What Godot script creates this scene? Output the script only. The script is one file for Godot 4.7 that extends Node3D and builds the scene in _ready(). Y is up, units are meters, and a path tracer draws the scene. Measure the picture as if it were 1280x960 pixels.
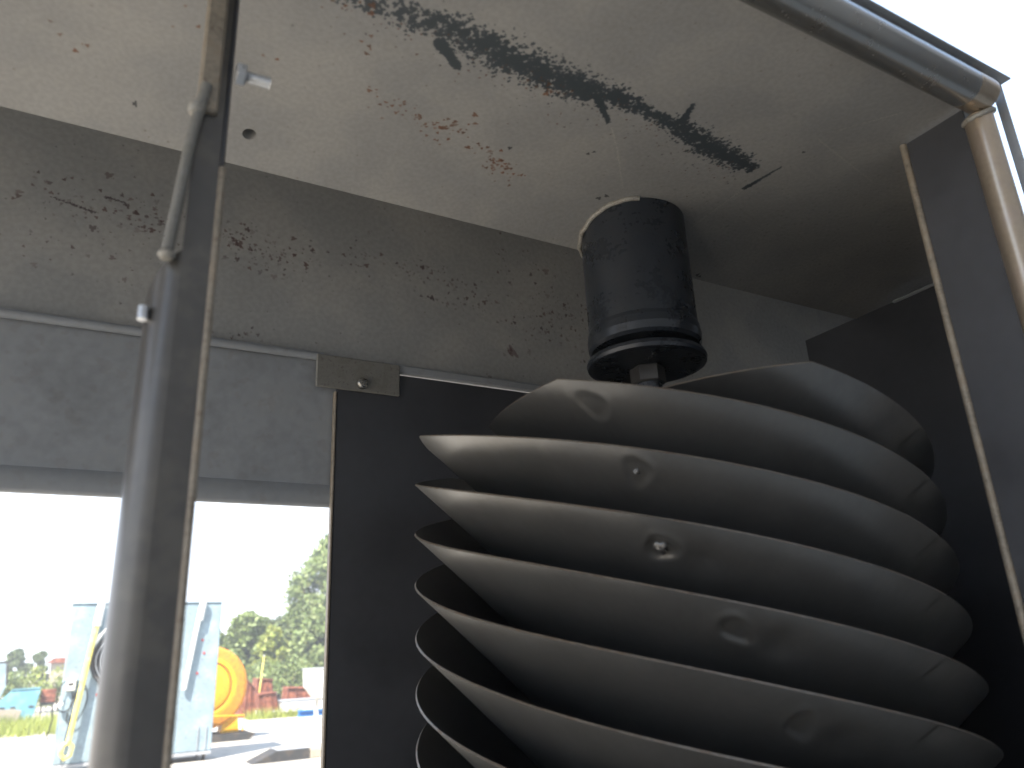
extends Node3D
# Inside of a sheet-steel separator: screw of eight flights under its top plate, yard seen through the rear opening.
# Machine coordinates are measured from eye level; EYE lifts them above the yard.

const EYE := 1.4
var rng := RandomNumberGenerator.new()
var mats := {}

# ---------------------------------------------------------------- helpers
func begin() -> SurfaceTool:
	var s := SurfaceTool.new()
	s.begin(Mesh.PRIMITIVE_TRIANGLES)
	return s

func m3(x: float, y: float, z: float) -> Vector3:
	return Vector3(x, y + EYE, z)

func tri(s: SurfaceTool, a: Vector3, b: Vector3, c: Vector3, sg := -1) -> void:
	for p in [a, b, c]:
		s.set_smooth_group(sg)
		s.add_vertex(p)

func quad(s: SurfaceTool, a: Vector3, b: Vector3, c: Vector3, d: Vector3, sg := -1) -> void:
	tri(s, a, b, c, sg)
	tri(s, a, c, d, sg)

func tri_out(s: SurfaceTool, a: Vector3, b: Vector3, c: Vector3, o: Vector3) -> void:
	if (b - a).cross(c - a).dot((a + b + c) / 3.0 - o) > 0.0:
		tri(s, a, c, b)
	else:
		tri(s, a, b, c)

func quad_out(s: SurfaceTool, a: Vector3, b: Vector3, c: Vector3, d: Vector3, o: Vector3) -> void:
	tri_out(s, a, b, c, o)
	tri_out(s, a, c, d, o)

# chamfered box
func box(s: SurfaceTool, c: Vector3, size: Vector3, bev := 0.002, bs := Basis()) -> void:
	var h := size / 2.0
	var b: float = min(bev, min(h.x, min(h.y, h.z)) * 0.9)
	var P := {}
	for sx in [-1, 1]:
		for sy in [-1, 1]:
			for sz in [-1, 1]:
				for ax in 3:
					var v := Vector3(sx * (h.x - b), sy * (h.y - b), sz * (h.z - b))
					v[ax] += [sx, sy, sz][ax] * b
					P[[sx, sy, sz, ax]] = c + bs * v
	for ax in 3:
		var u := (ax + 1) % 3
		var w := (ax + 2) % 3
		for sg in [-1, 1]:
			var q := []
			for t in [[-1, -1], [1, -1], [1, 1], [-1, 1]]:
				var k := [0, 0, 0]
				k[ax] = sg; k[u] = t[0]; k[w] = t[1]
				q.append(P[[k[0], k[1], k[2], ax]])
			quad_out(s, q[0], q[1], q[2], q[3], c)
		for su in [-1, 1]:
			for sw in [-1, 1]:
				var k0 := [0, 0, 0]
				k0[u] = su; k0[w] = sw; k0[ax] = -1
				var k1 := k0.duplicate()
				k1[ax] = 1
				quad_out(s, P[[k0[0], k0[1], k0[2], u]], P[[k0[0], k0[1], k0[2], w]], P[[k1[0], k1[1], k1[2], w]], P[[k1[0], k1[1], k1[2], u]], c)
	for sx in [-1, 1]:
		for sy in [-1, 1]:
			for sz in [-1, 1]:
				tri_out(s, P[[sx, sy, sz, 0]], P[[sx, sy, sz, 1]], P[[sx, sy, sz, 2]], c)

func bar(s: SurfaceTool, lo: Vector3, hi: Vector3, bev := 0.002) -> void:
	box(s, (lo + hi) / 2.0, (hi - lo).abs(), bev)

# round bar or hose along a list of points
func tube(s: SurfaceTool, pts: Array, r: float, n := 12, caps := true) -> void:
	var rings := []
	var side := Vector3.ZERO
	for i in pts.size():
		var t: Vector3 = (pts[min(i + 1, pts.size() - 1)] - pts[max(i - 1, 0)]).normalized()
		if side == Vector3.ZERO:
			side = t.cross(Vector3.UP if abs(t.y) < 0.9 else Vector3.RIGHT).normalized()
		side = (side - t * side.dot(t)).normalized()
		var up := t.cross(side)
		var ring := []
		for j in n:
			var a := TAU * j / n
			ring.append(pts[i] + (side * cos(a) + up * sin(a)) * r)
		rings.append(ring)
	for i in pts.size() - 1:
		for j in n:
			var k := (j + 1) % n
			quad(s, rings[i][j], rings[i][k], rings[i + 1][k], rings[i + 1][j], 1)
	if caps:
		for e in [0, pts.size() - 1]:
			for j in n:
				tri_out(s, pts[e], rings[e][j], rings[e][(j + 1) % n], (pts[0] + pts[pts.size() - 1]) / 2.0)

# profile (radius, height) turned about the local y of bs
func lathe(s: SurfaceTool, prof: Array, o: Vector3, n := 32, bs := Basis(), flat := false) -> void:
	for i in prof.size() - 1:
		for j in n:
			var q := []
			for t in [[i, j], [i, j + 1], [i + 1, j + 1], [i + 1, j]]:
				var a: float = TAU * t[1] / n
				var p: Vector2 = prof[t[0]]
				q.append(o + bs * Vector3(p.x * cos(a), p.y, p.x * sin(a)))
			var sg := -1 if flat else i + 2
			if prof[i].x > 0.00001:
				tri(s, q[0], q[1], q[2], sg)
				if prof[i + 1].x > 0.00001:
					tri(s, q[0], q[2], q[3], sg)
			else:
				tri(s, q[0], q[2], q[3], sg)

# outline in the x-y plane, given depth along z (convex outline)
func prism(s: SurfaceTool, outline: Array, z0: float, z1: float) -> void:
	var c := Vector3.ZERO
	for p in outline:
		c += Vector3(p.x, p.y, (z0 + z1) / 2.0)
	c /= outline.size()
	var n := outline.size()
	for i in n:
		var p: Vector2 = outline[i]
		var q: Vector2 = outline[(i + 1) % n]
		quad_out(s, Vector3(p.x, p.y, z0), Vector3(q.x, q.y, z0), Vector3(q.x, q.y, z1), Vector3(p.x, p.y, z1), c)
		if i > 0 and i < n - 1:
			for z in [z0, z1]:
				tri_out(s, Vector3(outline[0].x, outline[0].y, z), Vector3(p.x, p.y, z), Vector3(q.x, q.y, z), c)

func build(s: SurfaceTool, called: String, m: Material, parent: Node3D) -> MeshInstance3D:
	s.generate_normals()
	var o := MeshInstance3D.new()
	o.name = called
	o.mesh = s.commit()
	o.material_override = m
	if parent != self and parent.get_parent() == self and not parent is MeshInstance3D:
		o.position = -parent.position
	parent.add_child(o, true)
	return o

func tag(o: Node, label: String, category: String, group := "") -> void:
	o.set_meta("label", label)
	o.set_meta("category", category)
	if group != "":
		o.set_meta("group", group)

func thing(called: String, at: Vector3, label: String, category: String, group := "") -> Node3D:
	var o := Node3D.new()
	o.name = called
	o.position = at
	add_child(o, true)
	tag(o, label, category, group)
	return o

# ---------------------------------------------------------------- materials
func noise(sd: int, freq: float, oct := 4) -> FastNoiseLite:
	var n := FastNoiseLite.new()
	n.seed = sd
	n.noise_type = FastNoiseLite.TYPE_SIMPLEX_SMOOTH
	n.frequency = freq
	n.fractal_octaves = oct
	return n

# mottled surface: base colour, second colour in patches, specks of a third
func surface(called: String, base: Color, rough: float, metal := 0.0, vary := 0.12, patch := Color(0, 0, 0, 0), speck := Color(0, 0, 0, 0), tiles := 2.0, bump := 0.0, rvar := 1.0) -> StandardMaterial3D:
	var S := 256
	var sd: int = called.hash() % 9999
	var a := noise(sd, 0.012).get_seamless_image(S, S).get_data()
	var b := noise(sd + 7, 0.09, 3).get_seamless_image(S, S).get_data()
	var c := noise(sd + 19, 0.05, 4).get_seamless_image(S, S).get_data()
	var px := PackedByteArray()
	px.resize(S * S * 3)
	var ro := PackedByteArray()
	ro.resize(S * S)
	for i in S * S:
		var u := a[i] / 255.0
		var v := b[i] / 255.0
		var w := c[i] / 255.0
		var col := base
		if patch.a > 0.0:
			col = col.lerp(patch, patch.a * smoothstep(0.52, 0.68, u * 0.75 + v * 0.25))
		var g := 1.0 + vary * ((u - 0.5) * 1.2 + (v - 0.5) * 0.8)
		if speck.a > 0.0:
			col = col.lerp(speck, speck.a * smoothstep(0.72, 0.78, w))
		px[i * 3] = int(clamp(col.r * g, 0.0, 1.0) * 255.0)
		px[i * 3 + 1] = int(clamp(col.g * g, 0.0, 1.0) * 255.0)
		px[i * 3 + 2] = int(clamp(col.b * g, 0.0, 1.0) * 255.0)
		ro[i] = int(clamp(rough + rvar * (0.16 * (u - 0.5) + 0.12 * (v - 0.5)), 0.04, 1.0) * 255.0)
	var m := StandardMaterial3D.new()
	m.albedo_texture = ImageTexture.create_from_image(Image.create_from_data(S, S, false, Image.FORMAT_RGB8, px))
	m.roughness_texture = ImageTexture.create_from_image(Image.create_from_data(S, S, false, Image.FORMAT_L8, ro))
	m.roughness = 1.0
	m.metallic = metal
	m.uv1_triplanar = true
	m.uv1_world_triplanar = true
	m.uv1_scale = Vector3.ONE * tiles
	if bump > 0.0:
		var im := Image.create_from_data(S, S, false, Image.FORMAT_L8, b)
		im.convert(Image.FORMAT_RGBA8)
		im.bump_map_to_normal_map(2.0)
		m.normal_enabled = true
		m.normal_texture = ImageTexture.create_from_image(im)
		m.normal_scale = bump
	mats[called] = m
	return m

func plain(called: String, col: Color, rough := 0.6, metal := 0.0) -> StandardMaterial3D:
	var m := StandardMaterial3D.new()
	m.albedo_color = col
	m.roughness = rough
	m.metallic = metal
	mats[called] = m
	return m

func seg_dist(p: Vector2, a: Vector2, b: Vector2) -> float:
	var d := b - a
	var t: float = clamp((p - a).dot(d) / max(d.length_squared(), 1e-9), 0.0, 1.0)
	return p.distance_to(a + d * t)

class Sheet:
	# painted sheet: bytes of a colour map over a rectangle in metres
	var w: int
	var h: int
	var lo: Vector2
	var size: Vector2
	var px: PackedByteArray
	func put(x: int, y: int, c: Color, k: float) -> void:
		if x < 0 or y < 0 or x >= w or y >= h:
			return
		var i := (y * w + x) * 3
		px[i] = int(lerp(float(px[i]), c.r * 255.0, k))
		px[i + 1] = int(lerp(float(px[i + 1]), c.g * 255.0, k))
		px[i + 2] = int(lerp(float(px[i + 2]), c.b * 255.0, k))
	func spot(p: Vector2, r: float, c: Color, k: float, rg: RandomNumberGenerator) -> void:
		# ragged blot of radius r metres
		var q := (p - lo) / size * Vector2(w, h)
		var pr := r / size.x * w
		var ph := rg.randf() * TAU
		var st := rg.randf_range(0.6, 1.0)
		var an := rg.randf() * PI
		var n := int(ceil(pr * 1.5)) + 1
		for j in range(-n, n + 1):
			for i in range(-n, n + 1):
				var v := Vector2(i, j).rotated(an)
				v.y /= st
				var a := v.angle()
				var e := pr * (1.0 + 0.28 * sin(a * 3.0 + ph) + 0.18 * sin(a * 5.0 + ph * 2.0))
				var d := v.length() - e
				if d < 0.5:
					put(int(q.x) + i, int(q.y) + j, c, k * clamp(0.5 - d, 0.0, 1.0))
	func stroke(a: Vector2, b: Vector2, r0: float, r1: float, c: Color, k: float, rg: RandomNumberGenerator) -> void:
		var n := int(a.distance_to(b) / (size.x / w)) + 1
		for i in n + 1:
			var t := float(i) / n
			spot(a.lerp(b, t) + Vector2(rg.randfn(), rg.randfn()) * 0.0006, lerp(r0, r1, t) * rg.randf_range(0.7, 1.1), c, k, rg)
	func texture() -> ImageTexture:
		return ImageTexture.create_from_image(Image.create_from_data(w, h, false, Image.FORMAT_RGB8, px))

func new_sheet(w: int, h: int, lo: Vector2, size: Vector2, base: Color, warm: Color, sd: int) -> Sheet:
	var t := Sheet.new()
	t.w = w; t.h = h; t.lo = lo; t.size = size
	t.px.resize(w * h * 3)
	var a := noise(sd, 0.006, 4).get_image(w, h).get_data()
	var b := noise(sd + 3, 0.12, 3).get_image(w, h).get_data()
	for i in w * h:
		var u := a[i] / 255.0
		var v := b[i] / 255.0
		var c := base.lerp(warm, smoothstep(0.35, 0.7, u))
		var g := 1.0 + 0.10 * (v - 0.5) + 0.07 * (u - 0.5)
		t.px[i * 3] = int(clamp(c.r * g, 0.0, 1.0) * 255.0)
		t.px[i * 3 + 1] = int(clamp(c.g * g, 0.0, 1.0) * 255.0)
		t.px[i * 3 + 2] = int(clamp(c.b * g, 0.0, 1.0) * 255.0)
	return t

# top plate: x -1.75..1.3, z -0.84..-0.30, drawn at about 1 px per mm over the part in view
func plate_texture() -> ImageTexture:
	var t := new_sheet(2048, 710, Vector2(-0.45, -0.90), Vector2(1.75, 0.607), Color(0.545, 0.537, 0.523), Color(0.56, 0.549, 0.53), 41)
	var black := Color(0.235, 0.255, 0.27)
	var rust := Color(0.42, 0.24, 0.15)
	# sprayed black band: x, z, half width in mm, density
	var band := [[0.10, -0.523, 4.0, 0.12], [0.150, -0.522, 9.0, 0.2], [0.177, -0.516, 12.0, 0.4], [0.199, -0.513, 17.0, 0.6], [0.245, -0.510, 22.0, 0.9], [0.300, -0.517, 24.0, 1.2], [0.366, -0.521, 25.0, 1.5], [0.417, -0.522, 21.0, 1.5], [0.455, -0.517, 15.0, 1.2], [0.503, -0.523, 9.0, 1.1], [0.542, -0.527, 17.0, 1.3], [0.601, -0.539, 21.0, 1.5], [0.660, -0.545, 17.0, 1.3], [0.682, -0.548, 8.0, 0.4]]
	for i in band.size() - 1:
		var a: Array = band[i]
		var b: Array = band[i + 1]
		var n := int(1500.0 * Vector2(a[0], a[1]).distance_to(Vector2(b[0], b[1])) * (a[2] + b[2]) / 2.0 * (a[3] + b[3]) / 2.0 * 0.14) + 8
		for j in n:
			var f := rng.randf()
			var wv: float = lerp(float(a[2]), float(b[2]), f) * 0.0011
			var g := rng.randfn() * 0.5
			var p := Vector2(lerp(float(a[0]), float(b[0]), f), lerp(float(a[1]), float(b[1]), f) + g * wv)
			var r: float = rng.randf_range(0.0007, 0.0035) * clamp(1.3 - abs(g) * 0.8, 0.22, 1.2)
			t.spot(p, r, black, 0.93, rng)
		for j in int(n * 0.10) + 3:
			var f2 := rng.randf()
			var p2 := Vector2(lerp(float(a[0]), float(b[0]), f2), lerp(float(a[1]), float(b[1]), f2) - abs(rng.randfn()) * 0.03)
			t.spot(p2, rng.randf_range(0.0004, 0.0013), black.lerp(rust, rng.randf() * 0.7), 0.8, rng)
	# rust spots, in clumps
	for c in [[0.213, -0.627, 7], [0.246, -0.634, 16], [0.277, -0.641, 14], [0.294, -0.647, 26], [0.322, -0.634, 16], [0.358, -0.656, 14], [0.385, -0.677, 34], [0.406, -0.685, 22], [-0.074, -0.676, 5], [0.185, -0.571, 5], [0.160, -0.525, 10], [0.03, -0.60, 4], [0.05, -0.55, 4], [0.10, -0.62, 3], [0.373, -0.535, 14]]:
		for j in int(c[2]):
			var p := Vector2(c[0], c[1]) + Vector2(rng.randfn() * 0.011, rng.randfn() * 0.008)
			t.spot(p, rng.randf_range(0.0006, 0.0027) * (1.3 if rng.randf() < 0.2 else 0.8), rust.lerp(Color(0.3, 0.2, 0.15), rng.randf()), rng.randf_range(0.4, 0.9), rng)
	for j in 420:
		var p := Vector2(rng.randf_range(-0.2, 1.2), rng.randf_range(-0.82, -0.36))
		t.spot(p, rng.randf_range(0.0004, 0.0013), Color(0.34, 0.29, 0.25), rng.randf_range(0.15, 0.55), rng)
	for j in 420:
		var p := Vector2(0.85 + rng.randfn() * 0.14, -0.62 + rng.randfn() * 0.07)
		t.spot(p, rng.randf_range(0.0006, 0.002), Color(0.33, 0.32, 0.31), rng.randf_range(0.1, 0.35), rng)
	# strokes and blots
	t.stroke(Vector2(0.700, -0.585), Vector2(0.707, -0.530), 0.0035, 0.0012, black, 0.9, rng)
	t.stroke(Vector2(0.432, -0.530), Vector2(0.462, -0.555), 0.0045, 0.0022, black, 0.95, rng)
	t.stroke(Vector2(0.536, -0.518), Vector2(0.528, -0.489), 0.0045, 0.002, black, 0.95, rng)
	t.stroke(Vector2(0.245, -0.530), Vector2(0.275, -0.552), 0.006, 0.004, black, 0.9, rng)
	for b in [[0.539, -0.682, 3.5], [0.546, -0.675, 3.2], [0.781, -0.766, 3.0], [0.787, -0.768, 2.4], [0.385, -0.643, 2.4], [0.474, -0.612, 2.0], [0.478, -0.606, 2.0], [1.119, -0.780, 2.4], [0.708, -0.496, 2.0], [-0.13, -0.72, 6.0], [0.0, -0.73, 3.0]]:
		t.spot(Vector2(b[0], b[1]), b[2] * 0.001, Color(0.2, 0.2, 0.2), 0.85, rng)
	# scratches
	for c in [[0.471, -0.561, 0.504, -0.594], [0.504, -0.594, 0.555, -0.652], [0.700, -0.585, 0.702, -0.691], [0.753, -0.393, 0.708, -0.454], [0.70, -0.47, 0.84, -0.50]]:
		t.stroke(Vector2(c[0], c[1]), Vector2(c[2], c[3]), 0.0006, 0.0004, Color(0.78, 0.75, 0.68), 0.35, rng)
	return t.texture()

# rear upper sheet: x -0.5..1.5, y 0.40..0.82
func wall_texture() -> ImageTexture:
	var t := new_sheet(1536, 332, Vector2(-0.45, 0.40), Vector2(1.95, 0.42), Color(0.59, 0.587, 0.575), Color(0.61, 0.602, 0.583), 77)
	var stain := Color(0.21, 0.17, 0.18)
	for c in [[0.161, 0.616, 50, 16], [0.216, 0.592, 70, 22], [0.259, 0.615, 26, 16], [0.358, 0.632, 34, 20], [0.465, 0.630, 44, 18], [0.541, 0.600, 60, 26], [0.669, 0.690, 40, 30], [0.751, 0.600, 110, 34], [0.70, 0.55, 60, 34], [-0.090, 0.628, 24, 22], [-0.032, 0.632, 34, 26], [0.051, 0.625, 60, 20], [0.011, 0.600, 24, 20], [0.179, 0.449, 26, 16], [0.60, 0.446, 14, 12], [-0.128, 0.508, 14, 30], [-0.051, 0.55, 16, 40], [0.642, 0.503, 8, 6]]:
		for j in int(c[2]):
			var p := Vector2(c[0], c[1]) + Vector2(rng.randfn() * c[3] * 0.0013, rng.randfn() * c[3] * 0.0008)
			t.spot(p, abs(rng.randfn()) * 0.0016 + 0.0005, stain.lerp(Color(0.32, 0.22, 0.20), rng.randf()), rng.randf_range(0.15, 0.7), rng)
	t.spot(Vector2(0.642, 0.503), 0.011, Color(0.36, 0.28, 0.28), 0.5, rng)
	t.stroke(Vector2(-0.085, 0.622), Vector2(-0.03, 0.612), 0.001, 0.002, stain, 0.5, rng)
	t.stroke(Vector2(-0.02, 0.640), Vector2(0.01, 0.636), 0.002, 0.001, stain, 0.5, rng)
	for j in 500:
		t.spot(Vector2(rng.randf_range(-0.4, 1.4), rng.randf_range(0.41, 0.8)), rng.randf_range(0.0005, 0.0016), stain, rng.randf_range(0.1, 0.45), rng)
	return t.texture()

func make_materials() -> void:
	surface("grey_sheet", Color(0.56, 0.57, 0.58), 0.5, 0.0, 0.12, Color(0.53, 0.535, 0.535, 0.5), Color(0.47, 0.44, 0.42, 0.16), 2.2)
	surface("dark_paint", Color(0.25, 0.252, 0.265), 0.45, 0.0, 0.10, Color(0, 0, 0, 0), Color(0, 0, 0, 0), 2.0)
	surface("black_paint", Color(0.15, 0.165, 0.185), 0.30, 0.0, 0.12, Color(0.18, 0.185, 0.195, 0.5), Color(0, 0, 0, 0), 6.0, 0.12)
	surface("flight_steel", Color(0.44, 0.435, 0.425), 0.30, 0.7, 0.09, Color(0, 0, 0, 0), Color(0, 0, 0, 0), 5.0, 0.0, 0.12)
	surface("worn_edge", Color(0.56, 0.52, 0.47), 0.45, 0.5, 0.4, Color(0.40, 0.32, 0.26, 0.8), Color(0.62, 0.60, 0.56, 0.6), 14.0)
	surface("bare_edge", Color(0.58, 0.54, 0.48), 0.55, 0.2, 0.25, Color(0.49, 0.44, 0.38, 0.6), Color(0.38, 0.31, 0.26, 0.4), 8.0)
	surface("post_steel", Color(0.35, 0.34, 0.33), 0.34, 0.5, 0.08, Color(0.40, 0.385, 0.36, 0.6), Color(0, 0, 0, 0), 3.0, 0.0, 0.4)
	surface("bright_steel", Color(0.56, 0.555, 0.54), 0.26, 0.75, 0.05, Color(0.55, 0.53, 0.50, 0.6), Color(0, 0, 0, 0), 6.0, 0.0, 0.3)
	surface("straw_steel", Color(0.68, 0.62, 0.545), 0.30, 0.7, 0.08, Color(0.64, 0.58, 0.53, 0.6), Color(0, 0, 0, 0), 6.0, 0.0, 0.3)
	surface("zinc", Color(0.78, 0.79, 0.80), 0.34, 0.7, 0.15, Color(0.68, 0.69, 0.7, 0.5), Color(0, 0, 0, 0), 20.0)
	surface("weld", Color(0.58, 0.565, 0.53), 0.5, 0.1, 0.2, Color(0.5, 0.45, 0.4, 0.5), Color(0.25, 0.22, 0.2, 0.7), 18.0)
	surface("tray_sheet", Color(0.50, 0.495, 0.48), 0.5, 0.0, 0.1, Color(0.46, 0.45, 0.43, 0.5), Color(0, 0, 0, 0), 2.0)
	surface("concrete", Color(0.65, 0.63, 0.59), 0.9, 0.0, 0.16, Color(0.6, 0.57, 0.52, 0.7), Color(0.48, 0.46, 0.42, 0.5), 0.12)
	surface("machine_blue", Color(0.50, 0.565, 0.595), 0.5, 0.1, 0.1, Color(0.53, 0.60, 0.63, 0.6), Color(0.42, 0.45, 0.47, 0.4), 0.7)
	surface("pale_blue", Color(0.38, 0.58, 0.64), 0.6, 0.0, 0.12, Color(0.45, 0.63, 0.66, 0.6), Color(0.4, 0.35, 0.3, 0.3), 0.8)
	surface("yellow_paint", Color(0.80, 0.60, 0.13), 0.45, 0.0, 0.1, Color(0.80, 0.53, 0.08, 0.5), Color(0.5, 0.32, 0.15, 0.4), 1.2)
	surface("orange_rust", Color(0.76, 0.52, 0.14), 0.7, 0.0, 0.25, Color(0.58, 0.33, 0.15, 0.7), Color(0.4, 0.24, 0.14, 0.6), 2.0)
	surface("rust", Color(0.43, 0.24, 0.17), 0.85, 0.0, 0.3, Color(0.52, 0.33, 0.25, 0.7), Color(0.25, 0.17, 0.14, 0.6), 1.2)
	surface("white_paint", Color(0.82, 0.82, 0.80), 0.5, 0.0, 0.08, Color(0.74, 0.72, 0.68, 0.5), Color(0, 0, 0, 0), 0.8)
	surface("cream_paint", Color(0.87, 0.80, 0.42), 0.5, 0.0, 0.1, Color(0.86, 0.83, 0.6, 0.6), Color(0, 0, 0, 0), 1.5)
	surface("dark_iron", Color(0.22, 0.22, 0.22), 0.7, 0.2, 0.2, Color(0.3, 0.26, 0.22, 0.5), Color(0, 0, 0, 0), 1.5)
	surface("bark", Color(0.33, 0.28, 0.22), 0.9, 0.0, 0.3, Color(0.25, 0.21, 0.17, 0.7), Color(0, 0, 0, 0), 2.0)
	surface("grey_block", Color(0.58, 0.55, 0.49), 0.9, 0.0, 0.15, Color(0.5, 0.47, 0.42, 0.6), Color(0, 0, 0, 0), 1.5)
	surface("shed_wall", Color(0.64, 0.63, 0.61), 0.85, 0.0, 0.15, Color(0.58, 0.56, 0.54, 0.6), Color(0, 0, 0, 0), 0.5)
	surface("bracket_steel", Color(0.50, 0.49, 0.465), 0.5, 0.2, 0.12, Color(0.44, 0.43, 0.40, 0.7), Color(0.35, 0.32, 0.3, 0.4), 9.0)
	surface("plug_steel", Color(0.40, 0.395, 0.39), 0.26, 0.6, 0.1, Color(0, 0, 0, 0), Color(0, 0, 0, 0), 12.0)
	plain("rubber", Color(0.12, 0.12, 0.12), 0.7)
	plain("bright_blue", Color(0.16, 0.42, 0.66), 0.5)
	plain("red_plastic", Color(0.6, 0.2, 0.2), 0.5)
	var k := 0
	for c in [Color(0.40, 0.46, 0.24), Color(0.52, 0.56, 0.26), Color(0.36, 0.42, 0.25), Color(0.44, 0.50, 0.29)]:
		var m := StandardMaterial3D.new()
		m.vertex_color_use_as_albedo = true
		m.albedo_color = c
		m.roughness = 0.6
		m.backlight_enabled = true
		m.backlight = Color(0.25, 0.30, 0.10)
		mats["leaf%d" % k] = m
		k += 1
	var pl := StandardMaterial3D.new()
	pl.albedo_texture = plate_texture()
	pl.roughness = 0.55
	mats["plate"] = pl
	var wl := StandardMaterial3D.new()
	wl.albedo_texture = wall_texture()
	wl.roughness = 0.6
	mats["wall"] = wl

# ---------------------------------------------------------------- machine housing
var housing: Node3D

func uv_quad(s: SurfaceTool, pts: Array, lo: Vector2, size: Vector2, flat_y: bool) -> void:
	for i in [0, 1, 2, 0, 2, 3]:
		var p: Vector3 = pts[i]
		var u := Vector2(p.x, p.z) if flat_y else Vector2(p.x, p.y - EYE)
		s.set_smooth_group(-1)
		s.set_uv((u - lo) / size)
		s.add_vertex(p)

# underside of the plate: flat, then folded down at the rear, a shape standing in for a strip of light
const LIGHT_FOLD := -0.25
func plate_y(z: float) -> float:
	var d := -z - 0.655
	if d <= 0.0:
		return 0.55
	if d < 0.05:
		return 0.55 + LIGHT_FOLD * d * d / 0.10
	return 0.55 + LIGHT_FOLD * (d - 0.025)

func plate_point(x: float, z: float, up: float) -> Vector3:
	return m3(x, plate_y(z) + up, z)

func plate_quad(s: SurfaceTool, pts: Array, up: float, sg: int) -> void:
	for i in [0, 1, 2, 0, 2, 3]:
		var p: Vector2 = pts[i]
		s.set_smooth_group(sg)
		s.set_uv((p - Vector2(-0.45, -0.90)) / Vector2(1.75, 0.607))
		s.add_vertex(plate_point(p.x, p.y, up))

func top_plate() -> void:
	var s := begin()
	var hole := Vector2(0.1114, -0.730)
	var g := 0.02
	var rear := -0.7751
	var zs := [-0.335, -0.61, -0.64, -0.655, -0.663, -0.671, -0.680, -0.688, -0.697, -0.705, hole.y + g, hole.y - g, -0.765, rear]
	for lay in 2:
		var up := 0.003 * lay
		var sg := 1 + lay
		for i in zs.size() - 1:
			var z0: float = zs[i]
			var z1: float = zs[i + 1]
			var in_hole: bool = is_equal_approx(z0, hole.y + g)
			for x in [[-1.0, hole.x - g], [hole.x - g, hole.x + g], [hole.x + g, 0.82], [0.82, 1.205]]:
				if in_hole and is_equal_approx(x[0], hole.x - g):
					continue
				if i == 0 and x[0] > 0.8:
					plate_quad(s, [Vector2(0.82, z0), Vector2(0.821, z0), Vector2(1.205, z1), Vector2(0.82, z1)], up, sg)
				else:
					plate_quad(s, [Vector2(x[0], z0), Vector2(x[1], z0), Vector2(x[1], z1), Vector2(x[0], z1)], up, sg)
		for i in 24:
			var q := []
			for t in [[i, 0], [i + 1, 0], [i + 1, 1], [i, 1]]:
				var a: float = TAU * t[0] / 24.0
				var d := Vector2(cos(a), sin(a))
				q.append(hole + d * (0.0072 if t[1] == 0 else g / max(abs(d.x), abs(d.y))))
			plate_quad(s, q, up, sg)
	for i in 24:
		var a0 := TAU * i / 24.0
		var a1 := TAU * (i + 1) / 24.0
		var d0 := Vector2(cos(a0), sin(a0)) * 0.0072 + hole
		var d1 := Vector2(cos(a1), sin(a1)) * 0.0072 + hole
		quad(s, plate_point(d0.x, d0.y, 0.0), plate_point(d1.x, d1.y, 0.0), plate_point(d1.x, d1.y, 0.03), plate_point(d0.x, d0.y, 0.03), 4)
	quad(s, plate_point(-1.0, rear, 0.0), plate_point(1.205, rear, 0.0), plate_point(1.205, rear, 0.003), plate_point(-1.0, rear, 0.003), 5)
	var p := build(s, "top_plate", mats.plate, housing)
	p.set_meta("label", "beige painted top plate with black overspray and rust spots")

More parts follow.
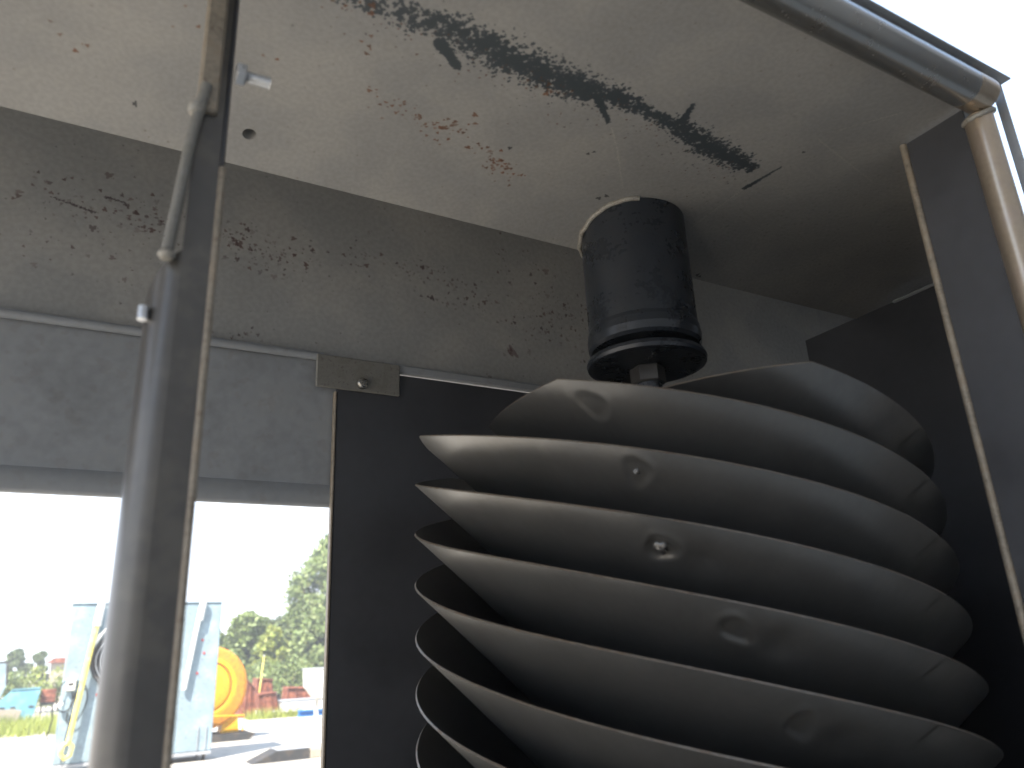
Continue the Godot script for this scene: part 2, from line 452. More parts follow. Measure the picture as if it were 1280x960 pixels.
func make_housing() -> void:
	housing = thing("machine_housing", Vector3(0.0, 0, -0.72), "grey sheet-steel machine housing with a spattered beige top plate, enclosing the spiral screw", "machine")
	top_plate()
	# unseen sheets added above the gap behind the plate to keep sky light out
	var s := begin()
	bar(s, m3(-1.0, 0.560, -0.70), m3(1.75, 0.82, -0.697), 0.0005)
	bar(s, m3(-1.0, 0.82, -1.105), m3(1.75, 0.823, -0.697), 0.0005)
	bar(s, m3(1.75, -0.78, -1.105), m3(1.753, 0.823, -0.697), 0.0005)
	build(s, "hood", mats.grey_sheet, housing)
	# rear upper sheet
	s = begin()
	for z in [-1.10, -1.103]:
		uv_quad(s, [m3(-1.0, 0.437, z), m3(1.75, 0.437, z), m3(1.75, 0.82, z), m3(-1.0, 0.82, z)], Vector2(-0.45, 0.40), Vector2(1.95, 0.42), false)
	var w := build(s, "rear_sheet", mats.wall, housing)
	w.set_meta("label", "grey-beige rear sheet with purple-brown stains")
	# rolled bottom edge of that sheet
	s = begin()
	tube(s, [m3(-1.0, 0.434, -1.094), m3(0.30, 0.440, -1.094)], 0.0065, 14)
	build(s, "rolled_edge", mats.grey_sheet, housing)
	s = begin()
	bar(s, m3(0.40, 0.428, -1.102), m3(1.75, 0.444, -1.088), 0.003)
	build(s, "ledge", mats.grey_sheet, housing)
	# lower rear sheet with its folded lip
	s = begin()
	bar(s, m3(-1.0, 0.243, -1.107), m3(0.36, 0.452, -1.104), 0.0005)
	build(s, "lower_rear_sheet", mats.grey_sheet, housing)
	s = begin()
	var pr := [Vector2(-1.103, 0.243), Vector2(-1.0975, 0.236), Vector2(-1.096, 0.214), Vector2(-1.099, 0.210), Vector2(-1.112, 0.2105)]
	for i in pr.size() - 1:
		quad(s, m3(-1.0, pr[i].y, pr[i].x), m3(0.36, pr[i].y, pr[i].x), m3(0.36, pr[i + 1].y, pr[i + 1].x), m3(-1.0, pr[i + 1].y, pr[i + 1].x), 1)
	build(s, "folded_lip", mats.grey_sheet, housing)
	# dark door panel closing the rear beside the opening
	s = begin()
	bar(s, m3(0.323, -0.78, -1.098), m3(1.745, 0.426, -1.090), 0.002)
	var d := build(s, "rear_door_panel", mats.dark_paint, housing)
	d.set_meta("label", "dark painted panel beside the rear opening")
	s = begin()
	bar(s, m3(0.3195, -0.78, -1.0985), m3(0.3228, 0.385, -1.0885), 0.0008)
	build(s, "edge", mats.bare_edge, d)
	# bracket with its bolt
	s = begin()
	bar(s, m3(0.289, 0.388, -1.0885), m3(0.423, 0.4405, -1.0835), 0.0015)
	var b := build(s, "bracket", mats.bracket_steel, housing)
	s = begin()
	lathe(s, [Vector2(0.0, 0.007), Vector2(0.006, 0.0065), Vector2(0.0085, 0.004), Vector2(0.009, 0.0), Vector2(0.009, -0.002)], m3(0.360, 0.400, -1.0815), 20, Basis(Vector3.RIGHT, PI / 2))
	build(s, "bolt_head", mats.bright_steel, b)
	# right panel
	s = begin()
	bar(s, m3(1.160, -0.78, -0.888), m3(1.164, 0.5285, -0.545), 0.001)
	var rp := build(s, "right_panel", mats.dark_paint, housing)
	s = begin()
	bar(s, m3(1.153, 0.523, -0.70), m3(1.1596, 0.5283, -0.575), 0.002)
	build(s, "seam_bead", mats.grey_sheet, rp)
	s = begin()
	bar(s, m3(1.2054, 0.44, -0.80), m3(1.2084, 0.5488, -0.60), 0.0005)
	build(s, "plate_flange", mats.dark_paint, housing)
	s = begin()
	box(s, m3(0.984, -0.12, -0.489), Vector3(0.362, 1.32, 0.003), 0.0005, Basis(Vector3.UP, atan2(0.112, 0.344)))
	build(s, "light_block_panel", mats.dark_paint, housing)  # added, hidden behind the flange, to block light from the right
	# front rail and right upright with their welded corner
	s = begin()
	tube(s, [m3(-1.0, 0.545, -0.335), m3(0.768, 0.545, -0.335)], 0.020, 24)
	build(s, "front_rail", mats.bright_steel, housing)
	# heat-coloured end of the rail, butted onto the upright
	s = begin()
	tube(s, [m3(0.7682, 0.545, -0.335), m3(0.796, 0.545, -0.335), m3(0.801, 0.5445, -0.335)], 0.0198, 24)
	build(s, "heat_tinted_end", mats.straw_steel, housing)
	s = begin()
	tube(s, [m3(0.803, 0.5245, -0.345), m3(0.803, -1.4, -0.345)], 0.0145, 24)
	build(s, "upright_tube", mats.straw_steel, housing)
	s = begin()
	var bead := []
	for i in 25:
		var a := TAU * i / 24.0
		bead.append(m3(0.803 + 0.0145 * cos(a), 0.5255 + 0.006 * cos(a) + rng.randf_range(-0.001, 0.001), -0.3445 + 0.0145 * sin(a)))
	tube(s, bead, 0.0032, 7, false)
	build(s, "weld_bead", mats.weld, housing)
	s = begin()
	bar(s, m3(-1.0, 0.5655, -0.330), m3(0.832, 0.5675, -0.3155), 0.0005)
	build(s, "roof_lip", mats.grey_sheet, housing)
	s = begin()
	bar(s, m3(0.8300, -0.70, -0.336), m3(0.8318, 0.5652, -0.326), 0.0005)
	build(s, "side_lip", mats.grey_sheet, housing)
	# flange of the right upright
	s = begin()
	bar(s, m3(0.8031, -1.4, -0.4265), m3(0.8059, 0.546, -0.3585), 0.0005)
	var fl := build(s, "side_flange", mats.dark_paint, housing)
	s = begin()
	tube(s, [m3(0.803, -1.4, -0.4305), m3(0.803, 0.546, -0.4305)], 0.0042, 10)
	build(s, "flange_edge", mats.bare_edge, fl)
	make_post()
	# mounting tube of the screw, welded under the plate
	s = begin()
	var AX := m3(0.6234, 0.0, -0.7222)
	lathe(s, [Vector2(0.0715, 0.5495), Vector2(0.0715, 0.392), Vector2(0.0735, 0.386), Vector2(0.0745, 0.376), Vector2(0.0735, 0.366), Vector2(0.070, 0.362), Vector2(0.040, 0.366), Vector2(0.040, 0.40), Vector2(0.0, 0.40)], AX, 48)
	var mt := build(s, "mounting_tube", mats.black_paint, housing)
	mt.set_meta("label", "black painted mounting tube welded under the top plate")
	s = begin()
	var wb := []
	for i in 27:
		var a := TAU * (i + 16) / 48.0
		var rr := 0.0735 + 0.0012 * sin(a * 17.0) + rng.randf_range(-0.0006, 0.0006)
		wb.append(AX + Vector3(rr * cos(a), plate_y(max(SZ + rr * sin(a), -0.775)) - 0.002, rr * sin(a)))
	tube(s, wb, 0.0034, 8)
	build(s, "weld_seam", mats.weld, mt)
	# sheet added below the view to bounce sunlight up under the plate
	s = begin()
	bar(s, m3(-0.995, -0.79, -1.10), m3(1.745, -0.785, -0.40), 0.001)
	build(s, "bounce_tray", mats.tray_sheet, housing)
	# legs
	for p in [[-0.97, -1.08], [1.72, -1.08], [-0.97, -0.36], [1.22, -0.58]]:
		s = begin()
		bar(s, m3(p[0] - 0.02, -1.4, p[1] - 0.02), m3(p[0] + 0.02, -0.792, p[1] + 0.02), 0.003)
		build(s, "leg", mats.post_steel, housing)

func make_post() -> void:
	# folded post: rounded left bend, flat web, narrow right lip
	var s := begin()
	var prof := [Vector2(0.0245, -0.545), Vector2(0.0230, -0.532), Vector2(0.0232, -0.521), Vector2(0.0252, -0.5125), Vector2(0.0288, -0.5060), Vector2(0.0335, -0.5020), Vector2(0.040, -0.4999), Vector2(0.050, -0.4992), Vector2(0.0575, -0.499)]
	var n := prof.size()
	# heights where each profile column ends: the left bend is cut slantwise, the web runs up to the plate
	var tops := [0.238, 0.240, 0.242, 0.246, 0.252, 0.258, 0.5495, 0.5495, 0.5495]
	for back in [0.0, -0.003]:
		for i in n - 1:
			var a: Vector2 = prof[i]
			var b: Vector2 = prof[i + 1]
			var ta: float = tops[i]
			var tb: float = tops[i + 1]
			if tb - ta > 0.1:
				tb = ta + 0.006
			var ys := 14
			for j in ys:
				var f0 := float(j) / ys
				var f1 := float(j + 1) / ys
				quad(s, m3(a.x, lerp(-1.4, ta, f0), a.y + back), m3(b.x, lerp(-1.4, tb, f0), b.y + back), m3(b.x, lerp(-1.4, tb, f1), b.y + back), m3(a.x, lerp(-1.4, ta, f1), a.y + back), 1 if back == 0.0 else 2)
	var post := build(s, "post", mats.post_steel, housing)
	post.set_meta("label", "dark folded steel post beside the rear opening")
	s = begin()
	bar(s, m3(0.0577, -1.4, -0.5035), m3(0.0625, 0.335, -0.4975), 0.0015)
	build(s, "lip", mats.bare_edge, post)
	s = begin()
	bar(s, m3(0.0577, 0.335, -0.5035), m3(0.0612, 0.5495, -0.4985), 0.0012)
	build(s, "upper_lip", mats.dark_paint, post)
	# beige strap welded along the upper left of the post and the round bar below it
	s = begin()
	bar(s, m3(0.0385, 0.375, -0.5045), m3(0.053, 0.5495, -0.4935), 0.002)
	build(s, "strap", mats.bare_edge, post)
	s = begin()
	tube(s, [m3(0.0435, 0.395, -0.4935), m3(0.0375, 0.350, -0.494), m3(0.0305, 0.259, -0.4965)], 0.0040, 14)
	build(s, "round_bar", mats.bracket_steel, post)
	s = begin()
	lathe(s, [Vector2(0.0, 0.004), Vector2(0.006, 0.003), Vector2(0.0062, 0.0), Vector2(0.005, -0.004), Vector2(0.0, -0.005)], m3(0.0385, 0.373, -0.494), 9)
	build(s, "weld_spot", mats.weld, post)
	s = begin()
	lathe(s, [Vector2(0.0, 0.003), Vector2(0.005, 0.002), Vector2(0.006, 0.0), Vector2(0.004, -0.003), Vector2(0.0, -0.004)], m3(0.0305, 0.256, -0.497), 9)
	build(s, "weld_spot", mats.weld, post)
	# zinc bolt with nut through the post
	s = begin()
	var bs := Basis(Vector3.FORWARD, PI / 2)
	lathe(s, [Vector2(0.0, 0.0), Vector2(0.0078, 0.0), Vector2(0.0085, 0.0012), Vector2(0.0085, 0.0060), Vector2(0.0078, 0.0072), Vector2(0.0, 0.0072)], m3(0.0628, 0.4165, -0.4975), 6, bs, true)
	var nut := build(s, "nut", mats.zinc, post)
	s = begin()
	var th := []
	for i in 17:
		th.append(Vector2(0.0046 if i % 2 == 0 else 0.0040, 0.0073 + i * 0.0011))
	th.append(Vector2(0.0, 0.0073 + 16 * 0.0011))
	lathe(s, th, m3(0.0628, 0.4165, -0.4975), 16, bs)
	build(s, "threaded_end", mats.zinc, nut)
	s = begin()
	lathe(s, [Vector2(0.0, 0.0), Vector2(0.0035, 0.0), Vector2(0.0035, 0.009), Vector2(0.0, 0.010)], m3(0.0215, 0.214, -0.512), 12)
	build(s, "pin", mats.zinc, post)

# ---------------------------------------------------------------- screw
const SX := 0.6234
const SZ := -0.7222
const SR := 0.30
const SI := 0.11
const PITCH := 0.464
const CONE := 0.92

func flight_point(k: int, th: float, u: float, off := 0.0) -> Vector3:
	var r := SR - (SR - SI) * u
	var y := 0.046 - 0.058 * k + PITCH * th / TAU - CONE * (SR - r)
	# off: along the outward-down normal of the cone
	var nr := CONE / sqrt(1.0 + CONE * CONE)
	var ny := -1.0 / sqrt(1.0 + CONE * CONE)
	r += nr * off
	y += ny * off
	return m3(SX + r * cos(th), y, SZ + r * sin(th))

func make_screw() -> void:
	var screw := thing("spiral_screw", m3(SX, -0.783, SZ), "dark steel spiral screw of nested cupped flights hanging under the black mounting tube", "screw")
	var s := begin()
	var AX := m3(SX, 0.0, SZ)
	lathe(s, [Vector2(SI + 0.002, -0.05), Vector2(SI + 0.002, -0.783)], AX, 40)
	lathe(s, [Vector2(0.0, -0.049), Vector2(SI + 0.002, -0.05)], AX, 40)
	build(s, "core_tube", mats.flight_steel, screw)
	s = begin()
	lathe(s, [Vector2(0.017, 0.372), Vector2(0.017, -0.048)], AX, 24)
	build(s, "shaft", mats.black_paint, screw)
	s = begin()
	lathe(s, [Vector2(0.017, 0.352), Vector2(0.070, 0.352), Vector2(0.0765, 0.350), Vector2(0.078, 0.345), Vector2(0.0765, 0.3405), Vector2(0.070, 0.339), Vector2(0.017, 0.339)], AX, 48)
	build(s, "flange_disc", mats.black_paint, screw)
	s = begin()
	lathe(s, [Vector2(0.0, 0.338), Vector2(0.022, 0.338), Vector2(0.0225, 0.336), Vector2(0.0225, 0.318), Vector2(0.021, 0.316), Vector2(0.0, 0.316)], AX, 6, Basis(Vector3.UP, 0.4), true)
	build(s, "hex_nut", mats.post_steel, screw)
	var lap := [1.17, 1.22, 1.24, 1.32, 1.40, 1.50, 1.55, 1.6]
	var dent := [2.55, 2.47, 2.35, 2.30, 2.11, 1.95, 1.80, 1.66]
	var du := [0.12, 0.10, 0.10, 0.13, 0.12, 0.145, 0.14, 0.14]
	var us := []
	for j in 31:
		us.append(0.30 * j / 30.0)
	for j in 7:
		us.append(0.30 + 0.70 * (j + 1) / 7.0)
	for k in range(-1, 7):
		var te: float = min(2.56 + k * TAU / 8.0, 5.7)
		var y_low := -0.70
		var t0 := (y_low - 0.046 + 0.058 * k + CONE * (SR - SI)) / PITCH * TAU
		# stations along the flight, close together around its dent
		var dc: float = dent[k + 1]
		var ts := [t0]
		while ts[ts.size() - 1] < te - 0.002:
			var tt: float = ts[ts.size() - 1]
			var st := 0.007 if abs(tt - dc - 0.06) < 0.24 else 0.04
			ts.append(min(tt + st, te))
		var nt := ts.size() - 1
		var rows := []
		for i in ts.size():
			var row := []
			for j in us.size():
				var u: float = us[j]
				# the end is cut slantwise: stations near it fan out towards the inner edge
				var fan: float = smoothstep(0.75, 1.0, (ts[i] - t0) / (te - t0)) * 0.46 * clamp(u / 0.24, 0.0, 1.0) if ts[i] > dc + 0.31 or k > 2 else 0.0
				if ts[i] == te:
					fan = 0.46 * clamp(u / 0.24, 0.0, 1.0)
				var th: float = ts[i] + fan
				var wob := wave(k, th, u)
				wob += dent_at(k, th, u, dc, du[k + 1])
				row.append([flight_point(k, th, u, wob + 0.001), flight_point(k, th, u, wob - 0.001)])
			rows.append(row)
		s = begin()
		var e := begin()
		var up_face := begin()
		for i in nt:
			for j in us.size() - 1:
				var q := [rows[i][j], rows[i + 1][j], rows[i + 1][j + 1], rows[i][j + 1]]
				quad(s, q[0][0], q[1][0], q[2][0], q[3][0], 1)
				quad(up_face, q[0][1], q[3][1], q[2][1], q[1][1], 2)
				if j == 0:
					quad(e, q[0][1], q[1][1], q[1][0], q[0][0], 3)
				if i == nt - 1:
					quad(e, q[1][1], q[2][1], q[2][0], q[1][0], 4)
		var f := build(s, "flight", mats.flight_steel, screw)
		build(e, "rim_edge", mats.worn_edge, f)
		build(up_face, "upper_face", mats.flight_steel, f)
		# lapped joint on the outer face
		s = begin()
		var tl: float = lap[k + 1]
		for i in 6:
			for j in 3:
				var q := []
				for c in [[i, j], [i + 1, j], [i + 1, j + 1], [i, j + 1]]:
					var u: float = 0.004 + 0.11 * c[1] / 3.0
					var tk: float = tl - 0.05 + 0.10 * c[0] / 6.0 + u * 0.35
					q.append(flight_point(k, tk, u, wave(k, tk, u) + 0.0019))
				quad(s, q[0], q[1], q[2], q[3], 1)
		build(s, "lap_strip", mats.flight_steel, f)
		# small weld nugget in the dent
		if k != 2 and k != 1:
			continue
		s = begin()
		var c0 := flight_point(k, dc, du[k + 1], -0.0008)
		var N := 14
		for i in 4:
			for j in N:
				var q := []
				for c in [[i, j], [i, j + 1], [i + 1, j + 1], [i + 1, j]]:
					var ph: float = PI / 2.0 * c[0] / 4.0
					var a: float = TAU * c[1] / N
					var rr: float = (0.0066 if k == 2 else 0.0032) * cos(ph) * (1.0 + 0.22 * sin(a * 3.0 + k) + 0.12 * sin(a * 5.0))
					var p := flight_point(k, dc + rr * cos(a) / SR, du[k + 1] + rr * sin(a) / (SR - SI) * 0.72, -0.0008 + 0.0030 * sin(ph) * (1.0 + 0.3 * sin(a * 2.0)))
					q.append(p)
				quad(s, q[0], q[1], q[2], q[3], 1)
		build(s, "plug_weld", mats.plug_steel, f)

# the sheet is not perfectly even
func wave(k: int, th: float, u: float) -> float:
	return (0.0008 * sin(th * 2.3 + k * 1.7) + 0.0003 * sin(th * 6.1 + k * 2.3)) * (1.0 - u)

# hammered spot: round dish with a raised ring, and a shallow knock beside it
func dent_at(k: int, th: float, u: float, dc: float, uc: float) -> float:
	var x := (th - dc) * SR
	var y := (u - uc) * (SR - SI) * 1.36
	var an := atan2(y, x)
	var d := Vector2(x, y).length() * (1.0 + 0.14 * sin(an * 2.0 + k * 1.9) + 0.09 * sin(an * 3.0 + k))
	var o := 0.0
	if d < 0.05:
		o += -0.0024 * [0.0, 0.4, 0.6, 1.2, 1.5, 1.5, 1.2, 1.0][k + 1] * (1.0 - smoothstep(0.008, 0.016, d)) + 0.0007 * exp(-pow((d - 0.0175) / 0.0035, 2.0)) * (0.5 + 0.5 * cos(an - 2.0 - k))
		o += (0.0006 if k == 2 else 0.00012) * sin(x * 700.0 + k) * sin(y * 620.0) * (1.0 - smoothstep(0.004, 0.014, d))
	var e := Vector2(x + 0.040, y - 0.004).length()
	o -= 0.0034 * exp(-pow(e / 0.014, 2.0)) * (0.0 if k < 2 else 1.0)
	return o

# ---------------------------------------------------------------- yard
func leafy(s: SurfaceTool, c: Vector3, r: Vector3, n: int, size: float) -> void:
	for i in n:
		var d := Vector3(rng.randfn(), rng.randfn(), rng.randfn()).normalized()
		var p := c + d * r * pow(rng.randf(), 0.45)
		var a := Vector3(rng.randfn(), rng.randfn(), rng.randfn()).normalized()
		var b := a.cross(Vector3(rng.randfn(), rng.randfn(), rng.randfn())).normalized()
		var z := size * rng.randf_range(0.6, 1.3)
		var v := rng.randf_range(0.65, 1.15)
		s.set_color(Color(v * rng.randf_range(0.9, 1.15), v, v * rng.randf_range(0.8, 1.05)))
		quad(s, p - a * z, p + b * z * 0.45, p + a * z, p - b * z * 0.45)

func tree(called: String, at: Vector3, height: float, spread: float, kind: int, clumps: int, label: String, group := "", leaf := 0.11) -> void:
	var t := thing(called, at, label, "tree", group)
	var s := begin()
	var top := at + Vector3(spread * 0.1, height * 0.55, 0)
	var lean := Vector3(rng.randf_range(-0.2, 0.2), 0, rng.randf_range(-0.2, 0.2))
	tube(s, [at, at + Vector3(0, height * 0.2, 0) + lean * 0.4, top + lean], 0.05 * spread + 0.03, 9)
	for i in 5:
		var a := TAU * i / 5.0 + rng.randf()
		var st := at + Vector3(0, height * (0.2 + 0.07 * i), 0) + lean * 0.5
		tube(s, [st, st + Vector3(cos(a) * spread * 0.3, height * 0.12, sin(a) * spread * 0.3), st + Vector3(cos(a) * spread * 0.55, height * 0.3, sin(a) * spread * 0.55)], 0.02 * spread + 0.012, 6)
	build(s, "trunk", mats.bark, t)
	s = begin()
	for i in clumps:
		var f := (i + 0.5) / clumps
		var a := i * 2.399 + rng.randf() * 0.6
		var rr := spread * (0.85 * sin(PI * pow(f, 0.7)) + 0.1) * rng.randf_range(0.35, 1.0)
		var c := at + Vector3(cos(a) * rr, height * (0.16 + 0.78 * f), sin(a) * rr)
		var cr := spread * rng.randf_range(0.2, 0.34)
		leafy(s, c, Vector3(cr, cr * 0.8, cr), 260, leaf)
	build(s, "crown", mats["leaf%d" % kind], t)

func shrub(at: Vector3, w: float, h: float, kind: int, label: String, group := "") -> void:
	var t := thing("shrub", at, label, "shrub", group)
	var s := begin()
	for i in 4:
		tube(s, [at + Vector3(w * 0.1 * (i - 1.5), 0, 0), at + Vector3(w * 0.22 * (i - 1.5), h * 0.6, rng.randf_range(-0.1, 0.1))], 0.015, 5)
	build(s, "stem", mats.bark, t)
	s = begin()
	for i in 9:
		leafy(s, at + Vector3(rng.randf_range(-w, w) * 0.42, h * rng.randf_range(0.25, 0.75), rng.randf_range(-w, w) * 0.25), Vector3(w * 0.24, h * 0.27, w * 0.22), 130, 0.07)
	build(s, "foliage", mats["leaf%d" % kind], t)

func grass_patch(called: String, label: String, x0: float, x1: float, z0: float, z1: float, n: int, hgt: float) -> void:
	var s := begin()
	for i in n:
		var p := Vector3(rng.randf_range(x0, x1), 0.004, rng.randf_range(z0, z1))
		var a := rng.randf() * TAU
		var w := Vector3(cos(a), 0, sin(a)) * 0.012
		var h := hgt * rng.randf_range(0.4, 1.2)
		var tip := p + Vector3(rng.randfn() * h * 0.3, h, rng.randfn() * h * 0.3)
		var v := rng.randf_range(0.7, 1.2)
		s.set_color(Color(v, v * 0.97, v * 0.8))
		tri(s, p - w, p + w, tip)
	var o := build(s, called, mats.leaf1, self)
	tag(o, label, "grass")
	o.set_meta("kind", "stuff")

func blue_machine() -> void:
	var t := thing("grain_cleaner", Vector3(1.2, 0, -14.2), "blue-grey sheet-metal grain cleaner on castors with a round guarded opening and a slanting cream pipe", "machine")
	var z := -13.8
	# panels of the front, split at seams
	for r in [[0.13, 1.26], [1.266, 2.28]]:
		var s := begin()
		bar(s, Vector3(r[0], 0.14, z - 0.8), Vector3(r[1], 2.36, z), 0.012)
		build(s, "body_panel", mats.machine_blue, t)
	var s2 := begin()
	bar(s2, Vector3(0.11, 2.362, z - 0.82), Vector3(2.30, 2.38, z + 0.02), 0.004)
	build(s2, "top_sheet", mats.machine_blue, t)
	s2 = begin()
	bar(s2, Vector3(0.13, 0.09, z - 0.8), Vector3(2.28, 0.136, z + 0.015), 0.006)
	build(s2, "base_rail", mats.grey_sheet, t)
	# round opening with wire guard
	var c := Vector3(0.86, 1.54, z + 0.02)
	var face := Basis(Vector3.RIGHT, PI / 2)
	s2 = begin()
	lathe(s2, [Vector2(0.0, -0.012), Vector2(0.37, -0.012), Vector2(0.37, 0.03), Vector2(0.41, 0.04), Vector2(0.42, 0.0), Vector2(0.42, -0.02)], c, 40, face)
	var op := build(s2, "fan_opening", mats.dark_iron, t)
	for i in 5:
		s2 = begin()
		var ring := []
		for j in 29:
			var a := TAU * j / 28.0
			ring.append(c + Vector3(cos(a), sin(a), 0) * (0.06 + i * 0.07) + Vector3(0, 0, 0.035))
		tube(s2, ring, 0.007, 6, false)
		build(s2, "guard_ring", mats.zinc, op)
	# slanting pipe with sleeve and eye
	s2 = begin()
	tube(s2, [Vector3(0.475, 2.05, z + 0.10), Vector3(0.30, 0.44, z + 0.12)], 0.036, 14)
	var pipe := build(s2, "pipe", mats.cream_paint, t)
	s2 = begin()
	tube(s2, [Vector3(0.512, 2.40, z + 0.10), Vector3(0.476, 2.03, z + 0.10)], 0.056, 16)
	build(s2, "sleeve", mats.white_paint, pipe)
	s2 = begin()
	tube(s2, [Vector3(0.30, 0.44, z + 0.12), Vector3(0.24, 0.40, z + 0.13), Vector3(0.22, 0.30, z + 0.13), Vector3(0.27, 0.22, z + 0.12), Vector3(0.34, 0.26, z + 0.12), Vector3(0.36, 0.38, z + 0.12), Vector3(0.30, 0.44, z + 0.12)], 0.03, 8)
	build(s2, "eye", mats.cream_paint, pipe)
	s2 = begin()
	tube(s2, [Vector3(0.47, 1.78, z + 0.08), Vector3(0.56, 1.92, z + 0.07), Vector3(0.70, 2.02, z + 0.06), Vector3(0.86, 2.06, z + 0.06)], 0.03, 10)
	build(s2, "branch_pipe", mats.white_paint, pipe)
	s2 = begin()
	tube(s2, [Vector3(1.96, 2.36, z + 0.06), Vector3(1.80, 1.05, z + 0.06)], 0.035, 12)
	var rod := build(s2, "prop_rod", mats.white_paint, t)
	s2 = begin()
	tube(s2, [Vector3(1.985, 2.39, z + 0.06), Vector3(1.945, 2.08, z + 0.06)], 0.05, 12)
	build(s2, "sleeve", mats.white_paint, rod)
	# control box with cables
	s2 = begin()
	bar(s2, Vector3(0.17, 1.13, z + 0.002), Vector3(0.30, 1.29, z + 0.07), 0.01)
	var cb := build(s2, "control_box", mats.white_paint, t)
	s2 = begin()
	bar(s2, Vector3(0.20, 1.20, z + 0.071), Vector3(0.27, 1.24, z + 0.075), 0.002)
	build(s2, "cover", mats.dark_iron, cb)
	var loops := [
		[Vector3(0.20, 1.28, z + 0.05), Vector3(0.12, 1.22, z + 0.07), Vector3(0.08, 1.05, z + 0.08), Vector3(0.12, 0.88, z + 0.07), Vector3(0.22, 0.86, z + 0.06), Vector3(0.30, 0.98, z + 0.06), Vector3(0.31, 1.12, z + 0.05)],
		[Vector3(0.30, 1.26, z + 0.05), Vector3(0.42, 1.20, z + 0.05), Vector3(0.47, 1.00, z + 0.05), Vector3(0.42, 0.80, z + 0.05), Vector3(0.33, 0.68, z + 0.05), Vector3(0.24, 0.72, z + 0.05), Vector3(0.26, 0.90, z + 0.05), Vector3(0.30, 1.10, z + 0.05)],
		[Vector3(0.27, 1.12, z + 0.04), Vector3(0.29, 0.80, z + 0.03), Vector3(0.26, 0.50, z + 0.03), Vector3(0.24, 0.16, z + 0.03)],
		[Vector3(0.12, 0.96, z + 0.07), Vector3(0.04, 0.98, z + 0.07), Vector3(0.06, 0.75, z + 0.06), Vector3(0.02, 0.55, z + 0.06), Vector3(0.05, 0.48, z + 0.06)]]
	for l in loops:
		s2 = begin()
		var cv := Curve3D.new()
		for i in l.size():
			var tg: Vector3 = (l[min(i + 1, l.size() - 1)] - l[max(i - 1, 0)]) / 6.0
			cv.add_point(l[i], -tg, tg)
		tube(s2, Array(cv.tessellate(3, 6)), 0.0085, 6)
		build(s2, "cable", mats.rubber, t)
	s2 = begin()
	box(s2, Vector3(0.13, 0.95, z + 0.08), Vector3(0.08, 0.05, 0.05), 0.01, Basis(Vector3.BACK, 0.5))
	build(s2, "plug", mats.white_paint, t)
	for p in [[2.02, 1.78], [2.06, 1.58], [1.98, 1.28], [0.60, 1.05], [1.6, 1.7]]:
		s2 = begin()
		lathe(s2, [Vector2(0.0, 0.012), Vector2(0.016, 0.01), Vector2(0.02, 0.0)], Vector3(p[0], p[1], z + 0.001), 10, face)
		build(s2, "rivet", mats.red_plastic, t)
	for x in [2.06, 2.18]:
		s2 = begin()
		bar(s2, Vector3(x, 0.16, z + 0.004), Vector3(x + 0.012, 0.50, z + 0.02), 0.002)
		build(s2, "latch_bar", mats.grey_sheet, t)
	for x in [0.25, 2.18]:
		for zz in [z - 0.08, z - 0.72]:
			s2 = begin()
			var wb := Basis(Vector3.BACK, PI / 2)
			lathe(s2, [Vector2(0.0, -0.02), Vector2(0.05, -0.022), Vector2(0.058, -0.012), Vector2(0.058, 0.012), Vector2(0.05, 0.022), Vector2(0.0, 0.02)], Vector3(x, 0.058, zz), 20, wb)
			var cst := build(s2, "castor", mats.rubber, t)
			s2 = begin()
			bar(s2, Vector3(x - 0.035, 0.05, zz - 0.015), Vector3(x - 0.028, 0.0885, zz + 0.015), 0.001)
			build(s2, "fork", mats.zinc, cst)
			s2 = begin()
			bar(s2, Vector3(x + 0.028, 0.05, zz - 0.015), Vector3(x + 0.035, 0.0885, zz + 0.015), 0.001)
			build(s2, "fork", mats.zinc, cst)

func yellow_drum() -> void:
	var t := thing("yellow_drum", Vector3(2.75, 0, -17.1), "yellow round drum with an orange rusty rim on a skid base beside the grain cleaner", "drum")
	var c := Vector3(2.62, 0.98, -16.9)
	var face := Basis(Vector3.RIGHT, PI / 2)
	var s := begin()
	lathe(s, [Vector2(0.0, 0.05), Vector2(0.42, 0.05), Vector2(0.45, 0.02), Vector2(0.47, 0.02), Vector2(0.49, 0.05), Vector2(0.56, 0.04)], c, 48, face)
	var dr := build(s, "drum_face", mats.yellow_paint, t)
	s = begin()
	lathe(s, [Vector2(0.452, 0.0225), Vector2(0.469, 0.0225)], c, 48, face)
	build(s, "groove", mats.dark_iron, dr)
	s = begin()
	lathe(s, [Vector2(0.56, 0.04), Vector2(0.72, 0.015), Vector2(0.765, -0.02), Vector2(0.765, -0.5), Vector2(0.72, -0.55), Vector2(0.0, -0.56)], c, 48, face)
	build(s, "rim", mats.orange_rust, t)
	s = begin()
	lathe(s, [Vector2(0.40, 0.052), Vector2(0.40, 0.058), Vector2(0.30, 0.075), Vector2(0.0, 0.085)], c, 40, face)
	build(s, "hub_cap", mats.yellow_paint, dr)
	for x in [2.20, 2.95]:
		s = begin()
		prism(s, [Vector2(x, 0.14), Vector2(x + 0.34, 0.14), Vector2(x + 0.30, 0.42), Vector2(x + 0.04, 0.44)], -17.35, -16.95)
		build(s, "cradle", mats.yellow_paint, t)
	s = begin()
	tube(s, [Vector3(3.33, 0.16, -16.8), Vector3(3.34, 0.44, -16.8), Vector3(2.3, 0.47, -16.8)], 0.018, 8)
	build(s, "guard_bar", mats.yellow_paint, t)
	for zz in [-16.75, -17.4]:
		s = begin()
		prism(s, [Vector2(2.0, 0.0), Vector2(3.42, 0.0), Vector2(3.56, 0.10), Vector2(3.46, 0.137), Vector2(2.0, 0.137)], zz - 0.08, zz + 0.08)
		build(s, "skid", mats.dark_iron, t)

